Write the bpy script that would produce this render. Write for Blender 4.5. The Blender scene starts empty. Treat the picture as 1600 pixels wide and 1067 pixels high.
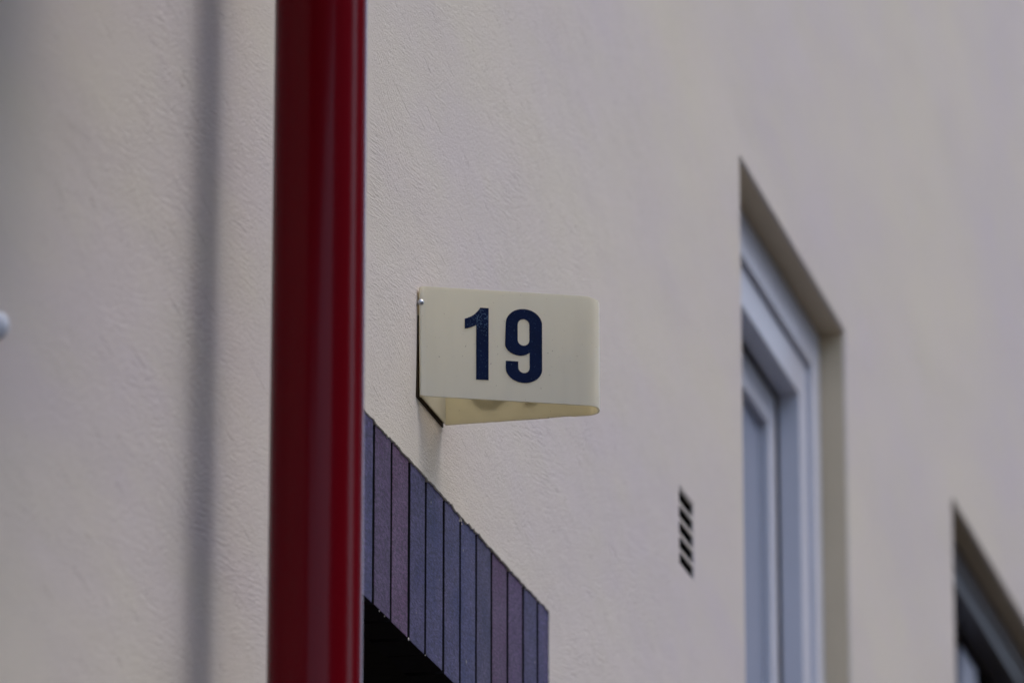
import bpy, bmesh, math, random
from mathutils import Vector, Matrix, noise
random.seed(19)
R = math.radians
S = bpy.context.scene
COL = S.collection

# ---------------------------------------------------------------- camera, sky, sun, exposure
cam_d = bpy.data.cameras.new("camera")
cam = bpy.data.objects.new("camera", cam_d)
COL.objects.link(cam)
S.camera = cam
cam_d.lens = 200
cam_d.sensor_width = 36
cam_d.clip_start = 0.05
cam_d.clip_end = 3000
az, pitch = R(13.04), R(16.94)
fw = Vector((math.cos(az) * math.cos(pitch), math.sin(az) * math.cos(pitch), math.sin(pitch)))
cam.location = (0, -1.73, 1.6)
cam.rotation_euler = fw.to_track_quat('-Z', 'Y').to_euler()
cam_d.dof.use_dof = True
cam_d.dof.focus_distance = 7.35
cam_d.dof.aperture_fstop = 5.6

w = bpy.data.worlds.new("World")
S.world = w
w.use_nodes = True
SUN_EL, SUN_AZ = 60.0, 285.0      # soft veiled sun across the street; azimuth counted from +X
nt = w.node_tree
bg = nt.nodes['Background']
sky = nt.nodes.new('ShaderNodeTexSky')
sky.sky_type = 'NISHITA'
sky.sun_disc = False
sky.air_density = 1.0
sky.dust_density = 2.5
sky.ozone_density = 1.0
bg.inputs['Strength'].default_value = 0.15
nt.links.new(sky.outputs[0], bg.inputs[0])
sun_dir = Vector((math.cos(R(SUN_AZ)), math.sin(R(SUN_AZ)), 0.0)) * math.cos(R(SUN_EL)) + Vector((0, 0, math.sin(R(SUN_EL))))
sky.sun_elevation = R(SUN_EL)
sky.sun_rotation = math.atan2(sun_dir.x, sun_dir.y)
sl = bpy.data.lights.new("sun", 'SUN')
sl.energy = 0.25
sl.angle = R(40)
sl.color = (1.0, 0.97, 0.95)
so = bpy.data.objects.new("sun", sl)
COL.objects.link(so)
so.location = sun_dir * 60
so.rotation_euler = (-sun_dir).to_track_quat('-Z', 'Y').to_euler()

vs = S.view_settings
vs.view_transform = 'Standard'
vs.look = 'None'
vs.exposure = 0.95
vs.gamma = 1.0

# ---------------------------------------------------------------- helpers
def tag(o, label=None, cat=None, group=None, kind=None):
    if label: o['label'] = label
    if cat: o['category'] = cat
    if group: o['group'] = group
    if kind: o['kind'] = kind
    return o

def empty(name, loc=(0, 0, 0)):
    o = bpy.data.objects.new(name, None)
    o.location = loc
    COL.objects.link(o)
    return o

def obj(name, bm, mat, parent=None, smooth=False, bevel=0.0, seg=2, recalc=True):
    if recalc:
        bmesh.ops.recalc_face_normals(bm, faces=bm.faces)
    me = bpy.data.meshes.new(name)
    bm.to_mesh(me)
    bm.free()
    o = bpy.data.objects.new(name, me)
    COL.objects.link(o)
    if mat: me.materials.append(mat)
    if smooth:
        for p in me.polygons: p.use_smooth = True
    if parent is not None:
        o.parent = parent
        o.location = -Vector(wloc(parent))
    if bevel:
        b = o.modifiers.new("bevel", 'BEVEL')
        b.width = bevel
        b.segments = seg
        b.limit_method = 'ANGLE'
        b.angle_limit = R(40)
    return o

def wloc(o):
    v = Vector((0, 0, 0))
    while o is not None:
        v += o.location
        o = o.parent
    return v

def add_box(bm, x0, x1, y0, y1, z0, z1):
    vs_ = [bm.verts.new((x, y, z)) for x in (x0, x1) for y in (y0, y1) for z in (z0, z1)]
    for f in ((0, 1, 3, 2), (4, 6, 7, 5), (0, 4, 5, 1), (2, 3, 7, 6), (0, 2, 6, 4), (1, 5, 7, 3)):
        bm.faces.new([vs_[i] for i in f])
    return vs_

def add_cyl(bm, c, axis, r, h, n=32, r2=None):
    """cylinder from c along axis for length h"""
    q = Vector((0, 0, 1)).rotation_difference(Vector(axis).normalized())
    r2 = r if r2 is None else r2
    a, b = [], []
    for i in range(n):
        t = 2 * math.pi * i / n
        d = Vector((math.cos(t), math.sin(t), 0))
        a.append(bm.verts.new(Vector(c) + q @ (d * r)))
        b.append(bm.verts.new(Vector(c) + q @ (d * r2 + Vector((0, 0, h)))))
    for i in range(n):
        j = (i + 1) % n
        bm.faces.new((a[i], a[j], b[j], b[i]))
    bm.faces.new(a[::-1])
    bm.faces.new(b)

def add_dome(bm, c, axis, r, h, n=28, m=8):
    q = Vector((0, 0, 1)).rotation_difference(Vector(axis).normalized())
    rings = []
    for k in range(m):
        e = (math.pi / 2) * k / m
        rings.append([bm.verts.new(Vector(c) + q @ Vector((r * math.cos(e) * math.cos(2 * math.pi * i / n),
                     r * math.cos(e) * math.sin(2 * math.pi * i / n), h * math.sin(e)))) for i in range(n)])
    top = bm.verts.new(Vector(c) + q @ Vector((0, 0, h)))
    for k in range(m - 1):
        for i in range(n):
            j = (i + 1) % n
            bm.faces.new((rings[k][i], rings[k][j], rings[k + 1][j], rings[k + 1][i]))
    for i in range(n):
        bm.faces.new((rings[-1][i], rings[-1][(i + 1) % n], top))
    bm.faces.new(rings[0][::-1])

# ---------------------------------------------------------------- materials
class NB:
    def __init__(self, name):
        self.m = bpy.data.materials.new(name)
        self.m.use_nodes = True
        self.t = self.m.node_tree
        self.b = self.t.nodes['Principled BSDF']
        self.co = self.t.nodes.new('ShaderNodeTexCoord')
    def n(self, typ, **kw):
        nd = self.t.nodes.new(typ)
        for k, v in kw.items():
            setattr(nd, k, v)
        return nd
    def L(self, a, b): self.t.links.new(a, b)
    def mapping(self, scale=(1, 1, 1), rot=(0, 0, 0), src=None):
        mp = self.n('ShaderNodeMapping')
        mp.inputs['Scale'].default_value = scale
        mp.inputs['Rotation'].default_value = rot
        self.L(src or self.co.outputs['Object'], mp.inputs[0])
        return mp.outputs[0]
    def noise(self, scale, detail=3, rough=0.5, vec=None, dist=0.0):
        nd = self.n('ShaderNodeTexNoise')
        nd.inputs['Scale'].default_value = scale
        nd.inputs['Detail'].default_value = detail
        nd.inputs['Roughness'].default_value = rough
        nd.inputs['Distortion'].default_value = dist
        self.L(vec or self.co.outputs['Object'], nd.inputs['Vector'])
        return nd.outputs['Fac']
    def ramp(self, fac, stops):
        nd = self.n('ShaderNodeValToRGB')
        cr = nd.color_ramp
        while len(cr.elements) < len(stops): cr.elements.new(0.5)
        for e, (p, c) in zip(cr.elements, stops):
            e.position = p
            e.color = (*c, 1) if len(c) == 3 else c
        self.L(fac, nd.inputs[0])
        return nd.outputs[0]
    def math(self, op, a, b=None, c=None, clamp=False):
        nd = self.n('ShaderNodeMath', operation=op)
        nd.use_clamp = clamp
        for i, v in enumerate((a, b, c)):
            if v is None: continue
            if isinstance(v, (int, float)): nd.inputs[i].default_value = v
            else: self.L(v, nd.inputs[i])
        return nd.outputs[0]
    def mix(self, fac, a, b, mode='MIX'):
        nd = self.n('ShaderNodeMix', data_type='RGBA', blend_type=mode)
        for i, v in ((0, fac), (6, a), (7, b)):
            if isinstance(v, (int, float)): nd.inputs[i].default_value = v
            elif isinstance(v, tuple): nd.inputs[i].default_value = (*v, 1) if len(v) == 3 else v
            else: self.L(v, nd.inputs[i])
        return nd.outputs[2]
    def bump(self, h, strength=1.0, dist=0.001, prev=None):
        nd = self.n('ShaderNodeBump')
        nd.inputs['Strength'].default_value = strength
        nd.inputs['Distance'].default_value = dist
        self.L(h, nd.inputs['Height'])
        if prev is not None: self.L(prev, nd.inputs['Normal'])
        return nd.outputs[0]
    def set(self, **kw):
        for k, v in kw.items():
            k = k.replace('_', ' ')
            if isinstance(v, (int, float)): self.b.inputs[k].default_value = v
            elif isinstance(v, tuple): self.b.inputs[k].default_value = (*v, 1) if len(v) == 3 else v
            else: self.L(v, self.b.inputs[k])
        return self.m

PIPE_SHADE_X = 5.914 - 8.0 + 0.010        # house-local
def mat_plaster():
    m = NB("painted_plaster")
    obc = m.co.outputs['Object']
    # large soft drifts of tint (weathered paint)
    big = m.noise(2.2, 3, 0.5, m.mapping((0.3, 1, 1)))
    mid = m.noise(9, 4, 0.6, m.mapping((0.35, 1, 1)))
    col = m.mix(m.ramp(big, [(0.35, (0, 0, 0)), (0.65, (1, 1, 1))]), PL_A, PL_B)
    col = m.mix(m.math('MULTIPLY', m.ramp(mid, [(0.4, (0, 0, 0)), (0.72, (1, 1, 1))]), 0.35), col, PL_C)
    # brush / trowel strokes: noise stretched along tilted lines of the wall plane
    def strokes(ang, ln, th, detail=3):
        rot = m.mapping((1, 1, 1), (0, R(ang), 0))
        st = m.mapping((ln, 1, th), (0, 0, 0), src=rot)
        return m.noise(1.0, detail, 0.6, st, 0.3)
    s1 = strokes(7, 22, 330, 4)
    s2 = strokes(-24, 30, 300, 4)
    s3 = strokes(38, 40, 280, 4)
    sel1 = m.ramp(m.noise(4.5, 2, 0.5), [(0.42, (0, 0, 0)), (0.60, (1, 1, 1))])
    sel2 = m.ramp(m.noise(9.0, 2, 0.5, m.mapping((1, 1, 1), (0.4, 0.3, 0.2))), [(0.56, (0, 0, 0)), (0.66, (1, 1, 1))])
    st = m.mix(sel1, s1, s2)
    st = m.mix(m.math('MULTIPLY', sel2, 0.5), st, s3)
    grain = m.noise(300, 3, 0.7, m.mapping((0.5, 1, 1)))
    sand = m.noise(170, 2, 0.6, m.mapping((0.7, 1, 1)))
    # coarser rough patches where the trowel skipped
    rough_sel = m.ramp(m.noise(3.2, 3, 0.6, m.mapping((1.0, 1, 0.6))), [(0.38, (0, 0, 0)), (0.78, (1, 1, 1))])
    grain2 = m.math('MULTIPLY', m.noise(230, 4, 0.75, m.mapping((0.45, 1, 1))), m.math('ADD', m.math('MULTIPLY', rough_sel, 0.55), 0.65))
    und = m.noise(3.0, 1, 0.4, m.mapping((0.35, 1, 1)))
    n = m.bump(und, 1.0, 0.006)
    patch = m.ramp(m.noise(6.5, 3, 0.6, m.mapping((0.5, 1, 1), (.2, .1, .5))), [(0.40, (.15, .15, .15)), (0.62, (1, 1, 1))])
    n = m.bump(m.math('MULTIPLY', st, patch), 1.0, 0.0018, n)
    scr = m.ramp(strokes(-12, 9, 260, 1), [(0.235, (0, 0, 0)), (0.29, (1, 1, 1))])
    n = m.bump(scr, 1.0, 0.0008, n)
    n = m.bump(sand, 1.0, 0.0004, n)
    n = m.bump(grain2, 1.0, 0.0012, n)
    n = m.bump(grain, 1.0, 0.0008, n)
    # tiny pits and specks of dirt
    pits = m.ramp(m.noise(75, 2, 0.5, m.mapping((1, 1, 1.0))), [(0.20, (1, 1, 1)), (0.255, (0, 0, 0))])
    col = m.mix(m.math('MULTIPLY', pits, 0.45), col, (0.20, 0.18, 0.17))
    # pipe's cast shadow deepened by a mauve-brown tint painted on the plaster
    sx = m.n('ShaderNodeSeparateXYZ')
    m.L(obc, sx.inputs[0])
    dx = m.math('ABSOLUTE', m.math('SUBTRACT', m.math('ADD', sx.outputs[0], m.math('MULTIPLY', m.noise(5, 3, 0.6), 0.02)), PIPE_SHADE_X))
    pipe_shade = m.math('MULTIPLY', m.ramp(dx, [(0.010, (1, 1, 1)), (0.045, (0, 0, 0))]), m.math('ADD', m.math('MULTIPLY', m.noise(14, 4, 0.7), 0.35), 0.02))
    col = m.mix(pipe_shade, col, (0.34, 0.22, 0.23))
    sc = m.ramp(st, [(0.30, (0.90, 0.90, 0.91)), (0.60, (1, 1, 1))])
    col = m.mix(0.35, col, sc, 'MULTIPLY')
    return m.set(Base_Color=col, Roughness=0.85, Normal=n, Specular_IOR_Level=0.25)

PL_A = (0.612, 0.560, 0.492)
PL_B = (0.570, 0.518, 0.518)
PL_C = (0.61, 0.580, 0.455)
M_plaster = mat_plaster()

def mat_reveal():
    m = NB("reveal_render")
    g = m.noise(120, 4, 0.6)
    d = m.noise(9, 4, 0.6)
    col = m.mix(d, (0.60, 0.50, 0.34), (0.68, 0.57, 0.41))
    return m.set(Base_Color=col, Roughness=0.9, Normal=m.bump(g, 1, 0.001))

def mat_brick():
    m = NB("glazed_blue_brick")
    at = m.n('ShaderNodeAttribute', attribute_name='brick_tint')
    sp = m.noise(330, 3, 0.8, m.mapping((0.35, 1, 1)))
    sp2 = m.noise(230, 2, 0.7, m.mapping((0.4, 1, 1)))
    md = m.noise(14, 4, 0.6)
    col = m.mix(m.math('MULTIPLY', m.ramp(md, [(0.35, (0, 0, 0)), (0.7, (1, 1, 1))]), 0.35), at.outputs['Color'], (0.13, 0.10, 0.17))
    col = m.mix(1.0, col, m.ramp(sp, [(0.34, (0.35, 0.35, 0.4)), (0.5, (1, 1, 1)), (0.66, (2.1, 2.1, 2.1))]), 'MULTIPLY')
    chip = m.ramp(m.noise(60, 3, 0.5), [(0.735, (0, 0, 0)), (0.76, (1, 1, 1))])
    col = m.mix(m.math('MULTIPLY', chip, 0.7), col, (0.34, 0.32, 0.30))
    n = m.bump(sp2, 1, 0.0006)
    n = m.bump(sp, 1, 0.0004, n)
    return m.set(Base_Color=col, Roughness=0.6, Normal=n, Specular_IOR_Level=0.35)

def simple(name, col, rough=0.6, var=0.12, scale=20, bump=0.0005, bscale=150, **kw):
    m = NB(name)
    v = m.noise(scale, 4, 0.6)
    lo = tuple(c * (1 - var) for c in col)
    hi = tuple(min(1, c * (1 + var)) for c in col)
    c = m.mix(v, lo, hi)
    args = dict(Base_Color=c, Roughness=rough)
    if max(col) < 0.06: args['Specular_IOR_Level'] = 0.05
    if bump: args['Normal'] = m.bump(m.noise(bscale, 3, 0.6), 1, bump)
    args.update(kw)
    return m.set(**args)

def mat_acrylic(name, trans):
    m = NB(name)
    y = m.noise(7, 4, 0.6)
    st = m.noise(1.0, 3, 0.6, m.mapping((60, 60, 9)))
    col = m.mix(m.ramp(y, [(0.3, (0, 0, 0)), (0.7, (1, 1, 1))]), (0.92, 0.91, 0.79), (0.90, 0.895, 0.80))
    col = m.mix(m.math('MULTIPLY', m.ramp(st, [(0.5, (0, 0, 0)), (0.8, (1, 1, 1))]), 0.05), col, (0.35, 0.31, 0.24))
    sp = m.ramp(m.noise(240, 2, 0.5), [(0.235, (1, 1, 1)), (0.27, (0, 0, 0))])
    col = m.mix(m.math('MULTIPLY', sp, 0.5), col, (0.20, 0.16, 0.12))
    n = m.bump(m.noise(11, 2, 0.5), 1, 0.0012)
    m.set(Base_Color=col, Roughness=0.32, Normal=n, Specular_IOR_Level=0.45)
    tr = m.n('ShaderNodeBsdfTranslucent')
    m.L(m.mix(1.0, col, (1.0, 0.93, 0.80), 'MULTIPLY'), tr.inputs[0])
    mx = m.n('ShaderNodeMixShader')
    mx.inputs[0].default_value = trans
    m.L(m.b.outputs[0], mx.inputs[1])
    m.L(tr.outputs[0], mx.inputs[2])
    out = [x for x in m.t.nodes if x.type == 'OUTPUT_MATERIAL'][0]
    m.L(mx.outputs[0], out.inputs[0])
    return m.m

def mat_digit(fleck_c):
    """deep blue vinyl; the paint has worn to pale flecks round one spot (real wear)"""
    m = NB("worn_blue_vinyl")
    v = m.n('ShaderNodeVectorMath', operation='DISTANCE')
    m.L(m.co.outputs['Object'], v.inputs[0])
    v.inputs[1].default_value = fleck_c
    near = m.ramp(v.outputs['Value'], [(0.004, (1, 1, 1)), (0.030, (0, 0, 0))])
    fl = m.noise(620, 2, 0.6, m.mapping((1, 1, 0.7)))
    a = m.math('ADD', fl, m.math('MULTIPLY', near, 0.13))
    mask = m.ramp(a, [(0.66, (0, 0, 0)), (0.74, (1, 1, 1))])
    mot = m.noise(45, 4, 0.6)
    col = m.mix(mot, (0.0005, 0.0035, 0.024), (0.0008, 0.009, 0.055))
    col = m.mix(m.math('MULTIPLY', mask, 0.35), col, (0.22, 0.36, 0.52))
    return m.set(Base_Color=col, Roughness=0.4, Specular_IOR_Level=0.1)

def mat_pipe():
    m = NB("red_gloss_paint")
    v = m.noise(3, 3, 0.5, m.mapping((6, 6, 1)))
    col = m.mix(v, (0.118, 0.0003, 0.0038), (0.140, 0.0006, 0.0055))
    n = m.bump(m.noise(60, 3, 0.6, m.mapping((1, 1, 0.25))), 1, 0.0002)
    return m.set(Base_Color=col, Roughness=0.2, Normal=n, Specular_IOR_Level=0.14)

def mat_glass():
    m = NB("window_glass")
    return m.set(Base_Color=(0.27, 0.30, 0.39), Roughness=0.08, Specular_IOR_Level=0.6, IOR=1.5)

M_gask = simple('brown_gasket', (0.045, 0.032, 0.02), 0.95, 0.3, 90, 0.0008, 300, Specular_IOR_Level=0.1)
M_reveal = mat_reveal()
M_brick = mat_brick()
M_mortar_shade = simple("dark_mortar_and_shade", (0.022, 0.020, 0.021), 0.95, 0.3, 60, 0.001, 200)
M_acr = mat_acrylic('aged_cream_acrylic', 0.46)
M_acr_in = mat_acrylic('aged_cream_acrylic_inside', 0.8)
M_pipe = mat_pipe()
M_white = simple("white_gloss_paint", (0.58, 0.59, 0.66), 0.36, 0.04, 6, 0.0001, 80)
M_glass = mat_glass()
M_dark = simple("dark_interior", (0.008, 0.007, 0.006), 0.9, 0.2, 10)
M_seal = simple("black_seal", (0.012, 0.010, 0.009), 0.8, 0.1, 30)
M_door = simple("dark_timber_door", (0.035, 0.022, 0.014), 0.7, 0.25, 12)
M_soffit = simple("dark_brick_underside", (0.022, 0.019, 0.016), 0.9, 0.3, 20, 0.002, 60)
M_steel = simple("steel", (0.55, 0.56, 0.58), 0.28, 0.05, 40, 0, Metallic=1.0)
M_cap = simple("white_plastic", (0.75, 0.78, 0.86), 0.4, 0.03, 20, 0)
M_vent = simple("vent_plaster", (0.56, 0.52, 0.48), 0.85, 0.06, 30, 0.0008, 200)
M_roof = simple("roof_slate", (0.09, 0.085, 0.085), 0.85, 0.3, 3, 0.01, 8)
M_asphalt = simple("asphalt", (0.05, 0.05, 0.052), 0.9, 0.25, 30, 0.004, 120)
M_paving = simple("concrete_paving", (0.09, 0.085, 0.08), 0.9, 0.15, 6, 0.002, 60)
M_stone = simple("door_step_stone", (0.25, 0.23, 0.21), 0.85, 0.15, 8, 0.001, 60)

# ---------------------------------------------------------------- setting
def sheet(name, x0, x1, y0, y1, z, mat):
    bm = bmesh.new()
    bm.faces.new([bm.verts.new(p) for p in ((x0, y0, z), (x1, y0, z), (x1, y1, z), (x0, y1, z))])
    return tag(obj(name, bm, mat, recalc=False), kind='structure')
sheet('road', -900, 900, -900, 900, 0, M_asphalt)
bm = bmesh.new()
add_box(bm, -60, 60, -2.6, 0.30, 0.004, 0.125)
tag(obj('pavement', bm, M_paving, bevel=0.015), kind='structure')

# ---------------------------------------------------------------- the house
house = empty('townhouse', (8.0, 0, 0))
tag(house, 'cream plastered house front with blue brick door header and deep set windows', 'house')

X0, X1, ZT = -4.0, 24.0, 8.5
LINT = 4.795                      # underside of window heads
WIN = [(9.222, 10.300, 3.00, LINT), (11.632, 13.30, 3.00, LINT + 0.03)]
HX0, HX1, HZ0, HZ1 = 6.33, 7.707, 3.371, 3.6020    # brick header
DX0, DX1, DZ0 = 6.42, 7.62, 1.15                   # door opening
VENT = (8.6600, 8.7800, 3.9185, 4.0480)

def line(a, b, n):
    return [(a[0] + (b[0] - a[0]) * i / n, a[1] + (b[1] - a[1]) * i / n) for i in range(n)]

def rect_loop(x0, x1, z0, z1, step=0.05, jit=0.0006):
    c = [(x0, z0), (x1, z0), (x1, z1), (x0, z1)]
    pts = []
    for i in range(4):
        a, b = c[i], c[(i + 1) % 4]
        n = max(2, int(math.hypot(b[0] - a[0], b[1] - a[1]) / step))
        seg = line(a, b, n)
        for k, (x, z) in enumerate(seg):
            if k:
                x += random.uniform(-jit, jit)
                z += random.uniform(-jit, jit)
            pts.append((x, z))
    return pts

def header_loop():
    c = [(DX0, DZ0), (DX1, DZ0), (DX1, HZ0 - .0), (HX1, HZ0), (HX1, HZ1), (HX0, HZ1), (HX0, HZ0), (DX0, HZ0)]
    pts = []
    for i in range(len(c)):
        a, b = c[i], c[(i + 1) % len(c)]
        d = math.hypot(b[0] - a[0], b[1] - a[1])
        n = max(2, int(d / 0.006)) if i in (3, 4) else max(2, int(d / 0.05))
        for k, (x, z) in enumerate(line(a, b, n)):
            if k:
                if i == 4:      # ragged plaster edge along the top of the bricks
                    z += 0.0022 * noise.noise((x * 9, 0, 1)) + 0.0024 * noise.noise((x * 38, 3, 1)) + 0.0020 * noise.noise((x * 97, 8, 2)) + random.uniform(-.0011, .0011)
                elif i == 3:
                    x += 0.002 * noise.noise((z * 40, 3, 5)) + random.uniform(-.0006, .0006)
            pts.append((x, z))
    return pts

holes = [(rect_loop(*WIN[0]), 0.055, 0.004), (rect_loop(*WIN[1]), 0.055, 0.004),
         (header_loop(), 0.0, 0.0010), (rect_loop(*VENT, step=.02, jit=.0004), 0.0, 0.0014)]

bm = bmesh.new()
edges = []
def loop_edges(pts, y=0.0):
    v = [bm.verts.new((x, y, z)) for x, z in pts]
    return v, [bm.edges.new((v[i], v[(i + 1) % len(v)])) for i in range(len(v))]
outer = [(X0, 0.01), (X1, 0.01), (X1, ZT), (X0, ZT)]
ov, oe = loop_edges(outer)
edges += oe
hv = []
for pts, d, r in holes:
    v, e = loop_edges(pts)
    hv.append(v)
    edges += e
bmesh.ops.triangle_fill(bm, use_beauty=True, use_dissolve=False, edges=edges)
for f in bm.faces:
    f.normal_update()
    if f.normal.y > 0: f.normal_flip()
for (pts, d, r), v in zip(holes, hv):
    n = len(v)
    def inward(k):
        a, b, c = Vector(pts[k - 1]), Vector(pts[k]), Vector(pts[(k + 1) % n])
        t1, t2 = (b - a).normalized(), (c - b).normalized()
        n1, n2 = Vector((-t1.y, t1.x)), Vector((-t2.y, t2.x))
        s = n1 + n2
        return s / max(0.35, s.dot(n1))
    inn = [inward(k) for k in range(n)]
    prev = v
    prof = [(0.10 * r, 0.35 * r), (0.45 * r, 0.80 * r), (r, r * 1.1)]
    prof.append((r, (d + 0.35) if d else (0.02 if r > .002 or n > 60 else 0.0030)))
    for s, y in prof:
        cur = [bm.verts.new((pts[k][0] + inn[k].x * s, y, pts[k][1] + inn[k].y * s)) for k in range(n)]
        for k in range(n):
            j = (k + 1) % n
            f = bm.faces.new((prev[k], prev[j], cur[j], cur[k]))
            if d and y > 0.1: f.material_index = 1
        prev = cur
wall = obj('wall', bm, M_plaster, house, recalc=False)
wall.data.materials.append(M_reveal)
# upper / side / rear shell and roof (they put the street front in shade)
bm = bmesh.new()
add_box(bm, X0, X1, 0.42, 8.0, 0.01, ZT)
o = obj('rear_wall', bm, M_dark, house)
bm = bmesh.new()
vv = [bm.verts.new(p) for p in ((X0, -0.28, ZT), (X1, -0.28, ZT), (X1, 8.3, ZT), (X0, 8.3, ZT), (X0, 4, ZT + 1.6), (X1, 4, ZT + 1.6))]
for f in ((0, 1, 5, 4), (2, 3, 4, 5), (0, 4, 3), (1, 2, 5), (3, 2, 1, 0)):
    bm.faces.new([vv[i] for i in f])
obj('roof', bm, M_roof, house)

# window joinery: every ring is an extruded rectangular section running round the opening
def ring(bm, x0, x1, z0, z1, wdt, y0, y1):
    """rectangular frame between the outer rect and outer - wdt, from depth y0 to y1"""
    o_ = [(x0, z0), (x1, z0), (x1, z1), (x0, z1)]
    i_ = [(x0 + wdt, z0 + wdt), (x1 - wdt, z0 + wdt), (x1 - wdt, z1 - wdt), (x0 + wdt, z1 - wdt)]
    V = {}
    for nm, pts in (('o', o_), ('i', i_)):
        for yy in (y0, y1):
            V[nm, yy] = [bm.verts.new((x, yy, z)) for x, z in pts]
    for k in range(4):
        j = (k + 1) % 4
        bm.faces.new((V['o', y0][k], V['o', y0][j], V['i', y0][j], V['i', y0][k]))
        bm.faces.new((V['o', y1][k], V['o', y1][j], V['i', y1][j], V['i', y1][k]))
        bm.faces.new((V['o', y0][k], V['o', y0][j], V['o', y1][j], V['o', y1][k]))
        bm.faces.new((V['i', y0][k], V['i', y0][j], V['i', y1][j], V['i', y1][k]))

def window(x0, x1, z0, z1, label):
    wn = empty('window', (0, 0, 0))
    wn.parent = house
    wn.location = Vector(((x0 + x1) / 2, 0.05, z0)) - house.location
    wn['label'] = label
    e = 0.004
    bm = bmesh.new()
    ring(bm, x0 + e, x1 - e, z0 + e, z1 - e, 0.088, 0.050, 0.104)
    ring(bm, x0 + e + .0885, x1 - e - .0885, z0 + e + .0885, z1 - e - .0885, 0.078, 0.0605, 0.102)
    obj('frame', bm, M_white, wn, bevel=0.003)
    bm = bmesh.new()
    q = e + .168
    ring(bm, x0 + q + .003, x1 - q - .003, z0 + q + .003, z1 - q - .003, 0.071, 0.106, 0.135)
    obj('sash', bm, M_white, wn, bevel=0.004)
    bm = bmesh.new()
    ring(bm, x0 + q - .02, x1 - q + .02, z0 + q - .02, z1 - q + .02, 0.05, 0.1365, 0.15)
    obj('seal', bm, M_seal, wn)
    bm = bmesh.new()
    q += .074
    add_box(bm, x0 + q + .001, x1 - q - .001, 0.123, 0.128, z0 + q + .001, z1 - q - .001)
    obj('pane', bm, M_glass, wn)
    bm = bmesh.new()
    add_box(bm, x0 + .005, x1 - .005, -0.03, 0.0485, z0 - 0.035, z0 + .003)
    obj('sill', bm, M_stone, wn, bevel=0.004)
    return wn
window(*WIN[0], 'pale framed window with deep stepped frame')
def grey_window(x0, x1, z0, z1):
    wn = empty('window')
    wn.parent = house
    wn.location = Vector(((x0 + x1) / 2, 0.05, z0)) - house.location
    wn['label'] = 'dark grey framed window cut off at the right edge of the picture'
    e = .004
    bm = bmesh.new()
    ring(bm, x0 + e, x1 - e, z0 + e, z1 - e, 0.050, 0.048, 0.118)
    ring(bm, x0 + e + .0505, x1 - e - .0505, z0 + e + .0505, z1 - e - .0505, 0.030, 0.056, 0.116)
    obj('frame', bm, M_grey, wn, bevel=.003)
    bm = bmesh.new()
    q = e + .081
    ring(bm, x0 + q, x1 - q, z0 + q, z1 - q, 0.02, 0.119, 0.14)
    obj('seal', bm, M_seal, wn)
    bm = bmesh.new()
    add_box(bm, x0 + q + .0205, x1 - q - .0205, 0.150, 0.155, z0 + q + .0205, z1 - q - .0205)
    obj('pane', bm, M_dglass, wn)
    bm = bmesh.new()
    add_box(bm, 12.43, 12.66, 0.105, 0.128, z0 + .11, z1 - .13)
    obj('mullion', bm, M_mull, wn, bevel=.004)
    bm = bmesh.new()
    add_box(bm, x0 + .005, x1 - .005, -0.03, 0.0465, z0 - 0.035, z0 + .003)
    obj('sill', bm, M_stone, wn, bevel=.004)
M_mull = simple('pale_grey_paint', (0.30, 0.32, 0.40), 0.5, 0.05, 8, 0.0001, 80)
M_grey = simple("dark_grey_paint", (0.115, 0.105, 0.115), 0.35, 0.06, 8, 0.0001, 80)
M_dglass = NB("dark_window_glass").set(Base_Color=(0.03, 0.03, 0.035), Roughness=0.08)
grey_window(*WIN[1])

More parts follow.
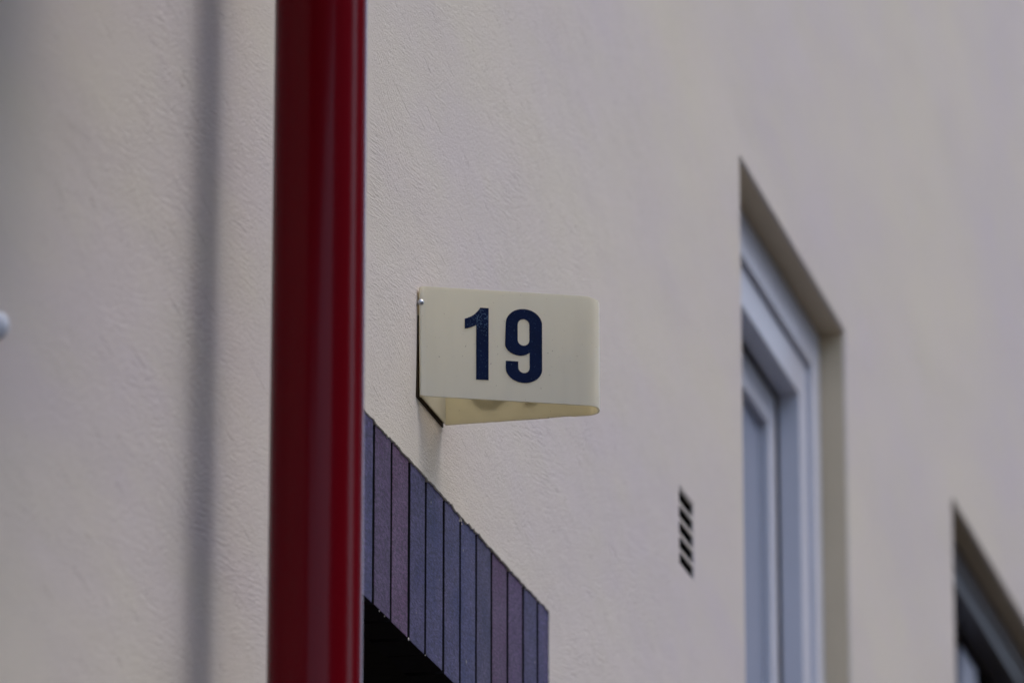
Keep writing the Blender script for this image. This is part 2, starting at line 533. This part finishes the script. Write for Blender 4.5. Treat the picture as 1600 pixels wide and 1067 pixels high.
# brick header, one mesh: individual bricks with dark open joints
PITCH = 0.09355
TINTS = [(.055, .062, .125), (.075, .058, .105), (.105, .066, .105), (.060, .060, .120), (.055, .065, .130), (.056, .066, .135),
         (.048, .066, .135), (.060, .068, .120), (.095, .058, .105), (.080, .062, .115), (.060, .066, .130), (.062, .068, .132)]
joints = [6.7046, 6.7961, 6.8900, 6.9795, 7.0789, 7.1729, 7.2658, 7.3568, 7.4539, 7.5492, 7.6384]
xs = [HX0 + .004, 6.424, 6.5175, 6.611] + joints + [HX1 + .02]
bm = bmesh.new()
tl = bm.loops.layers.float_color.new('brick_tint')
for i in range(len(xs) - 1):
    j = 0.0052 if i else 0.0
    a, b = xs[i] + j + random.uniform(-.0006, .0006), xs[i + 1] - 0.0052 + random.uniform(-.0006, .0006)
    dz = random.uniform(-.0015, .0010)
    dy = random.uniform(-.0008, .0010)
    n0 = len(bm.faces)
    segs = 14
    z0, z1 = HZ0 - .006 + dz, HZ1 + .012
    y0, y1 = 0.0022 + dy * .7, 0.055
    # long sides wander a little, edges are worn
    front, back = [], []
    for k in range(segs + 1):
        z = z0 + (z1 - z0) * k / segs
        wa = 0.0007 * noise.noise((i * 7.1, z * 30, 0)) + random.uniform(-.00025, .00025)
        wb = 0.0007 * noise.noise((i * 7.1 + 3, z * 30, 5)) + random.uniform(-.00025, .00025)
        front.append((bm.verts.new((a + wa, y0, z)), bm.verts.new((b + wb, y0, z))))
        back.append((bm.verts.new((a, y1, z)), bm.verts.new((b, y1, z))))
    fs = []
    for k in range(segs):
        fs.append(bm.faces.new((front[k][0], front[k][1], front[k + 1][1], front[k + 1][0])))
        fs.append(bm.faces.new((back[k][0], back[k + 1][0], back[k + 1][1], back[k][1])))
        fs.append(bm.faces.new((front[k][0], front[k + 1][0], back[k + 1][0], back[k][0])))
        fs[-1].material_index = 1  # brick sides take the dark mortar colour to stand in for joint shade
        fs.append(bm.faces.new((front[k][1], back[k][1], back[k + 1][1], front[k + 1][1])))
        fs[-1].material_index = 1
    fs.append(bm.faces.new((front[0][0], back[0][0], back[0][1], front[0][1])))
    fs[-1].material_index = 1  # underside coloured dark too, shade over the doorway put into the colour
    fs.append(bm.faces.new((front[-1][0], front[-1][1], back[-1][1], back[-1][0])))
    t = TINTS[(i - 3) % len(TINTS)]
    sat = random.uniform(.75, 1.15)
    t = (t[0] * (.60 if t[0] > .07 else .46) * sat, t[1] * .36 * sat, t[2] * .60 * sat)
    for f in fs:
        for lp in f.loops: lp[tl] = (*t, 1)
hd = obj('brick_header', bm, M_brick, house, bevel=0.0012, seg=2)
hd.data.materials.append(M_mortar_shade)
hd['label'] = 'blue and purple soldier bricks over the doorway'
bm = bmesh.new()
add_box(bm, HX0 - .01, HX1 + .02, 0.030, 0.054, HZ0 + .004, HZ1 + .010)
obj('mortar', bm, M_mortar_shade, hd)
# crumbs of pale mortar stuck along the brick edges and in one joint
bm = bmesh.new()
def crumb(x, y, z, s):
    c = Vector((x, y, z))
    bmesh.ops.create_icosphere(bm, subdivisions=1, radius=s, matrix=Matrix.Translation(c) @ Matrix.Diagonal((random.uniform(.7, 1.6), .6, random.uniform(.7, 1.6), 1)))
for x in (6.741, 6.768, 6.893, 6.982):
    crumb(x, 0.003, HZ0 - .006, random.uniform(.0010, .0019))
for z in (3.595, 3.58, 3.57, 3.555, 3.545, 3.538, 3.53, 3.52, 3.505):
    crumb(6.9795 + random.uniform(-.001, .001), 0.005, z, random.uniform(.0010, .0022))
for x in (7.17, 7.175, 7.165, 7.18):
    crumb(x, 0.002, HZ1 - .006 + random.uniform(-.004, .003), random.uniform(.0012, .0026))
crumbs = obj('mortar_crumbs', bm, M_vent, hd)
crumbs['kind'] = 'stuff'

# doorway under the header
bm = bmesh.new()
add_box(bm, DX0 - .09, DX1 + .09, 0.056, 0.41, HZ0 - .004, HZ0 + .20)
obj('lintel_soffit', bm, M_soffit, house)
dr = empty('door')
dr.parent = house
dr.location = Vector(((DX0 + DX1) / 2, 0.3, DZ0)) - house.location
bm = bmesh.new()
add_box(bm, DX0 + .07, DX1 - .07, 0.34, 0.385, DZ0 + .02, HZ0 - .08)
for (a, b, c, d) in ((.16, .56, .25, .95), (.64, 1.04, .25, .95), (.16, .56, 1.10, 1.95), (.64, 1.04, 1.10, 1.95)):
    add_box(bm, DX0 + a, DX0 + b, 0.325, 0.3395, DZ0 + c, DZ0 + d)
obj('door_leaf', bm, M_door, dr, bevel=.004)
bm = bmesh.new()
add_box(bm, DX0 + .003, DX0 + .065, 0.29, 0.40, DZ0 + .02, HZ0 - .008)
add_box(bm, DX1 - .065, DX1 - .003, 0.29, 0.40, DZ0 + .02, HZ0 - .008)
add_box(bm, DX0 + .066, DX1 - .066, 0.29, 0.40, HZ0 - .075, HZ0 - .008)
obj('door_frame', bm, M_door, dr, bevel=.003)
bm = bmesh.new()
add_cyl(bm, (DX1 - .14, 0.338, DZ0 + 1.0), (0, -1, 0), .012, .04)
add_dome(bm, (DX1 - .14, 0.30, DZ0 + 1.0), (0, -1, 0), .028, .022)
obj('door_handle', bm, M_steel, dr, smooth=True)
bm = bmesh.new()
for k in range(6):
    add_box(bm, DX0 - .15, DX1 + .15, -0.30 * (6 - k), -0.003 if k == 5 else -0.30 * (5 - k) - .0005,
            0.127, 0.127 + (DZ0 - .13) * (k + 1) / 6)
obj('door_steps', bm, M_stone, house, bevel=.01)

# air vent: plaster plate with five slots, and a dark duct behind it
vt = empty('air_vent')
vt.parent = house
vt.location = Vector(((VENT[0] + VENT[1]) / 2, 0, VENT[2])) - house.location
vt['label'] = 'small wall vent with five dark slots'
bm = bmesh.new()
vx0, vx1, vz0, vz1 = VENT[0] - .003, VENT[1] + .003, VENT[2] - .004, VENT[3] + .004
es = []
def lp2(pts):
    v = [bm.verts.new((x, 0.0015, z)) for x, z in pts]
    return v, [bm.edges.new((v[i], v[(i + 1) % len(v)])) for i in range(len(v))]
v, e = lp2([(vx0, vz0), (vx1, vz0), (vx1, vz1), (vx0, vz1)])
es += e
slots = []
sp = (VENT[3] - VENT[2]) / 5
for k in range(5):
    a, b = VENT[0] + .0005, VENT[1] - .0005
    c, d = VENT[2] + sp * k + .0006, VENT[2] + sp * (k + 1) - .0040
    if k: c += .0005
    r = .0042 if k else .009
    pts = []
    for (cx, cz, t0) in ((a + r, c + r, 180), (b - r, c + r, 270), (b - .003, d - .003, 0), (a + .003, d - .003, 90)):
        rr = r if t0 >= 180 else .003
        for q in range(5):
            t = R(t0 + 90 * q / 4)
            pts.append((cx + rr * math.cos(t), cz + rr * math.sin(t)))
    v, e = lp2(pts)
    es += e
    slots.append((v, pts))
bmesh.ops.triangle_fill(bm, use_beauty=True, edges=es)
for f in bm.faces:
    f.normal_update()
    if f.normal.y > 0: f.normal_flip()
for v, pts in slots:
    w_ = [bm.verts.new((x, 0.0042, z)) for x, z in pts]
    for i in range(len(v)):
        j = (i + 1) % len(v)
        bm.faces.new((v[i], v[j], w_[j], w_[i]))
obj('vent_plate', bm, M_vent, vt, recalc=False)
bm = bmesh.new()
for bx in ((vx0 - .012, vx1 + .012, 0.38, 0.40, vz0 - .012, vz1 + .012), (vx0 - .012, vx0 - .002, 0.0045, 0.379, vz0 - .012, vz1 + .012),
           (vx1 + .002, vx1 + .012, 0.0045, 0.379, vz0 - .012, vz1 + .012), (vx0 - .0015, vx1 + .0015, 0.0045, 0.379, vz0 - .012, vz0 - .002),
           (vx0 - .0015, vx1 + .0015, 0.0045, 0.379, vz1 + .002, vz1 + .012)):
    add_box(bm, *bx)
obj('vent_duct', bm, M_dark, vt)

# ---------------------------------------------------------------- houses across the street (seen only in reflections)
M_redbrick = simple("red_brick", (0.10, 0.055, 0.045), 0.9, 0.25, 12, 0.002, 60)
def far_house(x0, x1, y0, y1, h, label):
    t = empty('brick_house', ((x0 + x1) / 2, y0, 0))
    tag(t, label, 'house', 'brick houses across the street')
    bm = bmesh.new()
    add_box(bm, x0, x1, y1, y0, 0.005, h)
    obj('wall', bm, M_redbrick, t)
    bm = bmesh.new()
    ym = (y0 + y1) / 2
    vv = [bm.verts.new(p) for p in ((x0 - .2, y0 + .25, h + .002), (x1 + .2, y0 + .25, h + .002), (x1 + .2, y1 - .25, h + .002), (x0 - .2, y1 - .25, h + .002), (x0 - .2, ym, h + 1.1), (x1 + .2, ym, h + 1.1))]
    for f in ((0, 1, 5, 4), (2, 3, 4, 5), (0, 4, 3), (1, 2, 5), (3, 2, 1, 0)):
        bm.faces.new([vv[i] for i in f])
    obj('roof', bm, M_roof, t)
    n = int((x1 - x0) // 2.3)
    for r in range(4 if h > 12 else 3):
        for k in range(n):
            cx = x0 + (x1 - x0) * (k + .5) / n
            z0 = 1.0 + 2.9 * r
            bm = bmesh.new()
            ring(bm, cx - .5, cx + .5, z0, z0 + 1.4, .07, y0 + .002, y0 + .05)
            wf = obj('window', bm, M_white, t)
            bm = bmesh.new()
            add_box(bm, cx - .429, cx + .429, y0 + .003, y0 + .02, z0 + .071, z0 + 1.329)
            obj('pane', bm, M_glass, wf)
far_house(-3.0, 8.0, -10.5, -17, 11.2, 'dark red brick house across the street nearest the camera')
far_house(14.4, 22.6, -10.5, -17, 12.2, 'dark red brick house across the street further along')
far_house(23.2, 50.0, -10.5, -17, 17.0, 'tall dark red brick block furthest along the other side of the street')

# added balcony out of view, invented to shade the plaster at the left
bal = empty('shade_balcony')
bal.parent = house
bal.location = Vector((4.3, -0.35, 4.12)) - house.location
bm = bmesh.new()
add_box(bm, 3.3, 5.35, -0.75, 0.10, 4.12, 4.27)
obj('shade_slab', bm, M_stone, bal, bevel=.01)
bm = bmesh.new()
add_box(bm, 3.3, 5.35, -0.75, -0.71, 5.22, 5.26)
add_box(bm, 5.31, 5.35, -0.705, -0.002, 5.22, 5.26)
add_box(bm, 3.3, 3.34, -0.705, -0.002, 5.22, 5.26)
for k in range(19):
    xx = 3.32 + 2.01 * k / 18
    add_box(bm, xx - .008, xx + .008, -0.738, -0.722, 4.271, 5.219)
for k in range(6):
    yy = -.62 + k * .11
    for xx in (3.32, 5.33): add_box(bm, xx - .008, xx + .008, yy - .008, yy + .008, 4.271, 5.219)
obj('shade_railing', bm, M_seal, bal)

# ---------------------------------------------------------------- red downpipe
PX, PY, PR = 5.958, -0.1242, 0.0533
pipe = empty('downpipe', (PX, PY, 0.125))
tag(pipe, 'glossy dark red round downpipe standing clear of the plaster wall', 'downpipe')
bm = bmesh.new()
NS = 240
lo, hi = [], []
SEAM = math.atan2(-1.73 + 0.12, -5.95) + math.asin(0.90)        # welded seam of the tube, on its street side
def pr(t):
    d = (t - SEAM + math.pi) % (2 * math.pi) - math.pi
    return PR + 0.0004 * math.exp(-(d / 0.03) ** 2)
for i in range(NS):
    t = 2 * math.pi * i / NS
    r = pr(t)
    lo.append(bm.verts.new((PX + r * math.cos(t), PY + r * math.sin(t), 0.13)))
    hi.append(bm.verts.new((PX + r * math.cos(t), PY + r * math.sin(t), ZT - .02)))
for i in range(NS):
    j = (i + 1) % NS
    bm.faces.new((lo[i], lo[j], hi[j], hi[i]))
obj('pipe', bm, M_pipe, pipe, smooth=True)
for z in (1.4, 5.3, 7.6):
    bm = bmesh.new()
    add_cyl(bm, (PX, PY, z), (0, 0, 1), PR + .004, .035, 48)
    add_box(bm, PX - .012, PX + .012, PY + PR, -0.004, z + .005, z + .03)
    add_box(bm, PX - .03, PX + .03, -0.006, -0.001, z - .02, z + .055)
    obj('bracket', bm, M_pipe, pipe, bevel=.001)

# ---------------------------------------------------------------- house number sign
A = Vector((6.916, 0.0, 0))
U = Vector((0.0943, -0.2056, 0)).normalized()
N = Vector((U.y, -U.x, 0))                      # outward normal of the front panel (towards the street camera)
SZ0, SZ1 = 3.6975, 3.8475
GAP = -0.0027                                    # the sign stands this far off the wall
sign = empty('house_number_sign', (6.99, 0, SZ0))
tag(sign, 'cream wedge shaped plastic sign with blue number 19 sticking out from the wall', 'sign')

def bez(p0, p1, p2, n):
    return [(p0[0] * (1 - t) ** 2 + 2 * p1[0] * t * (1 - t) + p2[0] * t * t,
             p0[1] * (1 - t) ** 2 + 2 * p1[1] * t * (1 - t) + p2[1] * t * t) for t in [k / n for k in range(n + 1)]]
def onA(s): return (A.x + U.x * s, A.y + U.y * s)
path = []
path += bez((6.9260, GAP), (6.9085, GAP), onA(0.0120), 8)      # small return at the wall, front side
path += [onA(0.05), onA(0.10), onA(0.15), onA(0.20)]
path += bez(onA(0.2265), onA(0.2390), (7.0235, -0.2195), 8)
path += bez((7.0235, -0.2195), (7.0590, -0.2210), (7.0600, -0.1960), 10)[1:]
path += [(7.0605, -0.15), (7.0610, -0.10), (7.0615, -0.05)]
path += [(7.0620, GAP - .001)]
TH = 0.0028
def offset(path, d):
    out = []
    for k in range(len(path)):
        a = Vector(path[max(0, k - 1)])
        b = Vector(path[min(len(path) - 1, k + 1)])
        t = (b - a).normalized()
        out.append((path[k][0] - t.y * d, path[k][1] + t.x * d))
    return out
inner = offset(path, TH)
bm = bmesh.new()
# rows in height; the front corner by the wall is rounded, lower rear edge is chipped
rows = [0, .25, .5, .75, 1]
def zlim(k, side):
    x, y = path[k]
    lo_, hi_ = SZ0, SZ1
    s = -y
    if k < 12 and s < .012: hi_ = SZ1 - (0.012 - s) ** 2 * 42
    if s > .205: hi_ = SZ1 - (s - .205) * .18
    lo_ += random.uniform(-.00025, .00025)
    return lo_, hi_
# denser path
def densify(p, step):
    out = []
    for a, b in zip(p[:-1], p[1:]):
        n = max(1, int(math.hypot(b[0] - a[0], b[1] - a[1]) / step))
        for i in range(n): out.append((a[0] + (b[0] - a[0]) * i / n, a[1] + (b[1] - a[1]) * i / n))
    out.append(p[-1])
    return out
path = densify(path, 0.003)
inner = offset(path, TH)
VO, VI = [], []
for k in range(len(path)):
    x, y = path[k]
    lo_, hi_ = SZ0, SZ1
    s = -y
    front = k < len(path) * 0.55 and x < 7.03
    if front and s < .014: hi_ -= (0.014 - s) ** 2 * 30
    if s > .206: hi_ -= (s - .206) * .22
    if (not front) and .145 < s < .176:                       # chipped lower edge of the rear panel
        lo_ += max(0, .0011 * noise.noise((s * 420, 2, 2)) + .0007)
    lo_ += random.uniform(-.00012, .00012)
    lean = 0.0015 * max(0.0, 1 - s / .2)          # the top sits tight on the plaster, the foot stands off it
    VO.append([bm.verts.new((path[k][0], path[k][1] + lean * (t - .1), lo_ + (hi_ - lo_) * t)) for t in rows])
    VI.append([bm.verts.new((inner[k][0], inner[k][1] + lean * (t - .1), lo_ + (hi_ - lo_) * t)) for t in rows])
for k in range(len(path) - 1):
    for r in range(len(rows) - 1):
        bm.faces.new((VO[k][r], VO[k + 1][r], VO[k + 1][r + 1], VO[k][r + 1]))
        bm.faces.new((VI[k][r], VI[k][r + 1], VI[k + 1][r + 1], VI[k + 1][r])).material_index = 1
    bm.faces.new((VO[k][0], VI[k][0], VI[k + 1][0], VO[k + 1][0]))
    bm.faces.new((VO[k][-1], VO[k + 1][-1], VI[k + 1][-1], VI[k][-1]))
for k in (0, len(path) - 1):
    for r in range(len(rows) - 1):
        bm.faces.new((VO[k][r], VO[k][r + 1], VI[k][r + 1], VI[k][r]))
shell = obj('shell', bm, M_acr, sign, smooth=True, bevel=0.0007)
shell.data.materials.append(M_acr_in)
shell.data.set_sharp_from_angle(angle=R(35)) if hasattr(shell.data, 'set_sharp_from_angle') else None
bm = bmesh.new()
for v_ in add_box(bm, 6.9265, 7.0585, GAP - .0020, GAP, SZ0 + .001, SZ1 - .002):
    v_.co.y += 0.0015 * ((v_.co.z - SZ0) / (SZ1 - SZ0) - .1)
obj('back_plate', bm, M_acr, sign, bevel=.0006)
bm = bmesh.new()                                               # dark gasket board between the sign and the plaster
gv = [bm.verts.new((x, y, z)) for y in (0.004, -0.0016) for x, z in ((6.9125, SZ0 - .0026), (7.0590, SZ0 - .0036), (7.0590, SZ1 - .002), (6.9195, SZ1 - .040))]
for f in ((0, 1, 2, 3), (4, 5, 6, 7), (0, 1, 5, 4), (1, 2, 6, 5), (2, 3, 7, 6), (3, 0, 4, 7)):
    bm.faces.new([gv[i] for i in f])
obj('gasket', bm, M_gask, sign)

def arc(cx, cz, rx, rz, t0, t1, n=14):
    return [(cx + rx * math.cos(R(t0 + (t1 - t0) * i / n)), cz + rz * math.sin(R(t0 + (t1 - t0) * i / n))) for i in range(n + 1)]
# outlines in units of 1/1000 of a digit grid (x right, z down)
ONE = [(450, 155), (450, 952), (313, 952), (313, 350)] + [(285, 364), (250, 380), (215, 391), (186, 397), (186, 287)] + \
      [(215, 277), (255, 258), (295, 230), (330, 193), (357, 155)]
NINE_O = arc(843, 315, 200, -167, 0, 90) + arc(838, 315, -200, -167, 90, 0)[0:] + [(633, 545)]
NINE_O = arc(843, 315, 200, -167, 0, 90) + arc(838, 315, 198, -167, 90, 180) + arc(800, 545, 168, 123, 180, 90) + \
         [(835, 664), (868, 653), (905, 630)] + arc(842, 795, 63, 63, 0, 180) + [(778, 733), (640, 733)] + \
         arc(842, 810, 202, 157, 180, 90) + arc(842, 810, 201, 157, 90, 0)
NINE_I = arc(837, 325, 65, -65, 180, 0) + arc(837, 490, 65, 65, 0, 180)
def dg(zx, zy, nine):
    return 0.0416 + zx * 0.00012102, 3.8225 - (zy - 155) * 0.0001236 + (0.0008 if nine else 0)
def digit(name, outl, hole, place, d, nine, parent, label, mat):
    bm = bmesh.new()
    es, loops = [], []
    for lp_ in [outl] + ([hole] if hole else []):
        pts = [dg(x, z, nine) for x, z in lp_]
        cl = [pts[0]]
        for p in pts[1:]:
            if (Vector(p) - Vector(cl[-1])).length > 2e-5: cl.append(p)
        if (Vector(cl[0]) - Vector(cl[-1])).length < 2e-5: cl.pop()
        v = [bm.verts.new(place(s, z, d)) for s, z in cl]
        es += [bm.edges.new((v[i], v[(i + 1) % len(v)])) for i in range(len(v))]
        loops.append((v, [place(s, z, 0.0001) for s, z in cl]))
    bmesh.ops.triangle_fill(bm, use_beauty=True, edges=es)
    for v, base in loops:
        b = [bm.verts.new(p) for p in base]
        for i in range(len(v)):
            j = (i + 1) % len(v)
            bm.faces.new((v[i], v[j], b[j], b[i]))
    o = obj(name, bm, mat, parent)
    o['label'] = label
    return o
def on_front(s, z, d): return Vector((A.x, A.y, z)) + U * s + N * d
# outward direction of the front panel must face the camera (-X)
if N.x > 0: N = -N
def fleck(s, z):
    p = on_front(s, z, 0)
    return (p.x, p.y, p.z)
M_num1 = mat_digit(fleck(.088, 3.809))
M_num2 = mat_digit((0, 0, -50))
digit('digit', ONE, None, on_front, 0.0007, False, sign, 'blue 1 with worn pale flecks', M_num1)
digit('digit', NINE_O, NINE_I, on_front, 0.0007, True, sign, 'blue 9 on the near face', M_num2)
def on_rear(s, z, d):      # same number on the far face, read from the other side
    t = s / 0.2262
    y = -0.214 + (s + 0.006)
    return Vector((7.0605 + 0.0016 * (1 + y / .2) + d, y, z - 0.0085))
digit('digit', ONE, None, on_rear, 0.0007, False, sign, 'blue 1 on the far face', M_num2)
digit('digit', NINE_O, NINE_I, on_rear, 0.0007, True, sign, 'blue 9 on the far face', M_num2)
# screw
c = on_front(0.0050, 3.8250, 0.0002)
bm = bmesh.new()
add_cyl(bm, c - N * 0.001, N, 0.0044, 0.0022, 24)
add_dome(bm, c + N * 0.0010, N, 0.0042, 0.0026)
screw = obj('screw', bm, M_steel, sign, smooth=True)

# ---------------------------------------------------------------- white plastic cap at the left edge
cap = empty('wall_cap', (5.172, 0, 3.269))
tag(cap, 'small round white plastic cap on the plaster wall at the far left edge', 'cap')
bm = bmesh.new()
add_cyl(bm, (5.172, 0.001, 3.269), (0, -1, 0), .0125, .005, 32)
obj('cap_base', bm, M_seal, cap)
bm = bmesh.new()
add_dome(bm, (5.172, -0.0045, 3.270), (0, -1, 0), .0145, .012)
obj('cap_cover', bm, M_cap, cap, smooth=True)
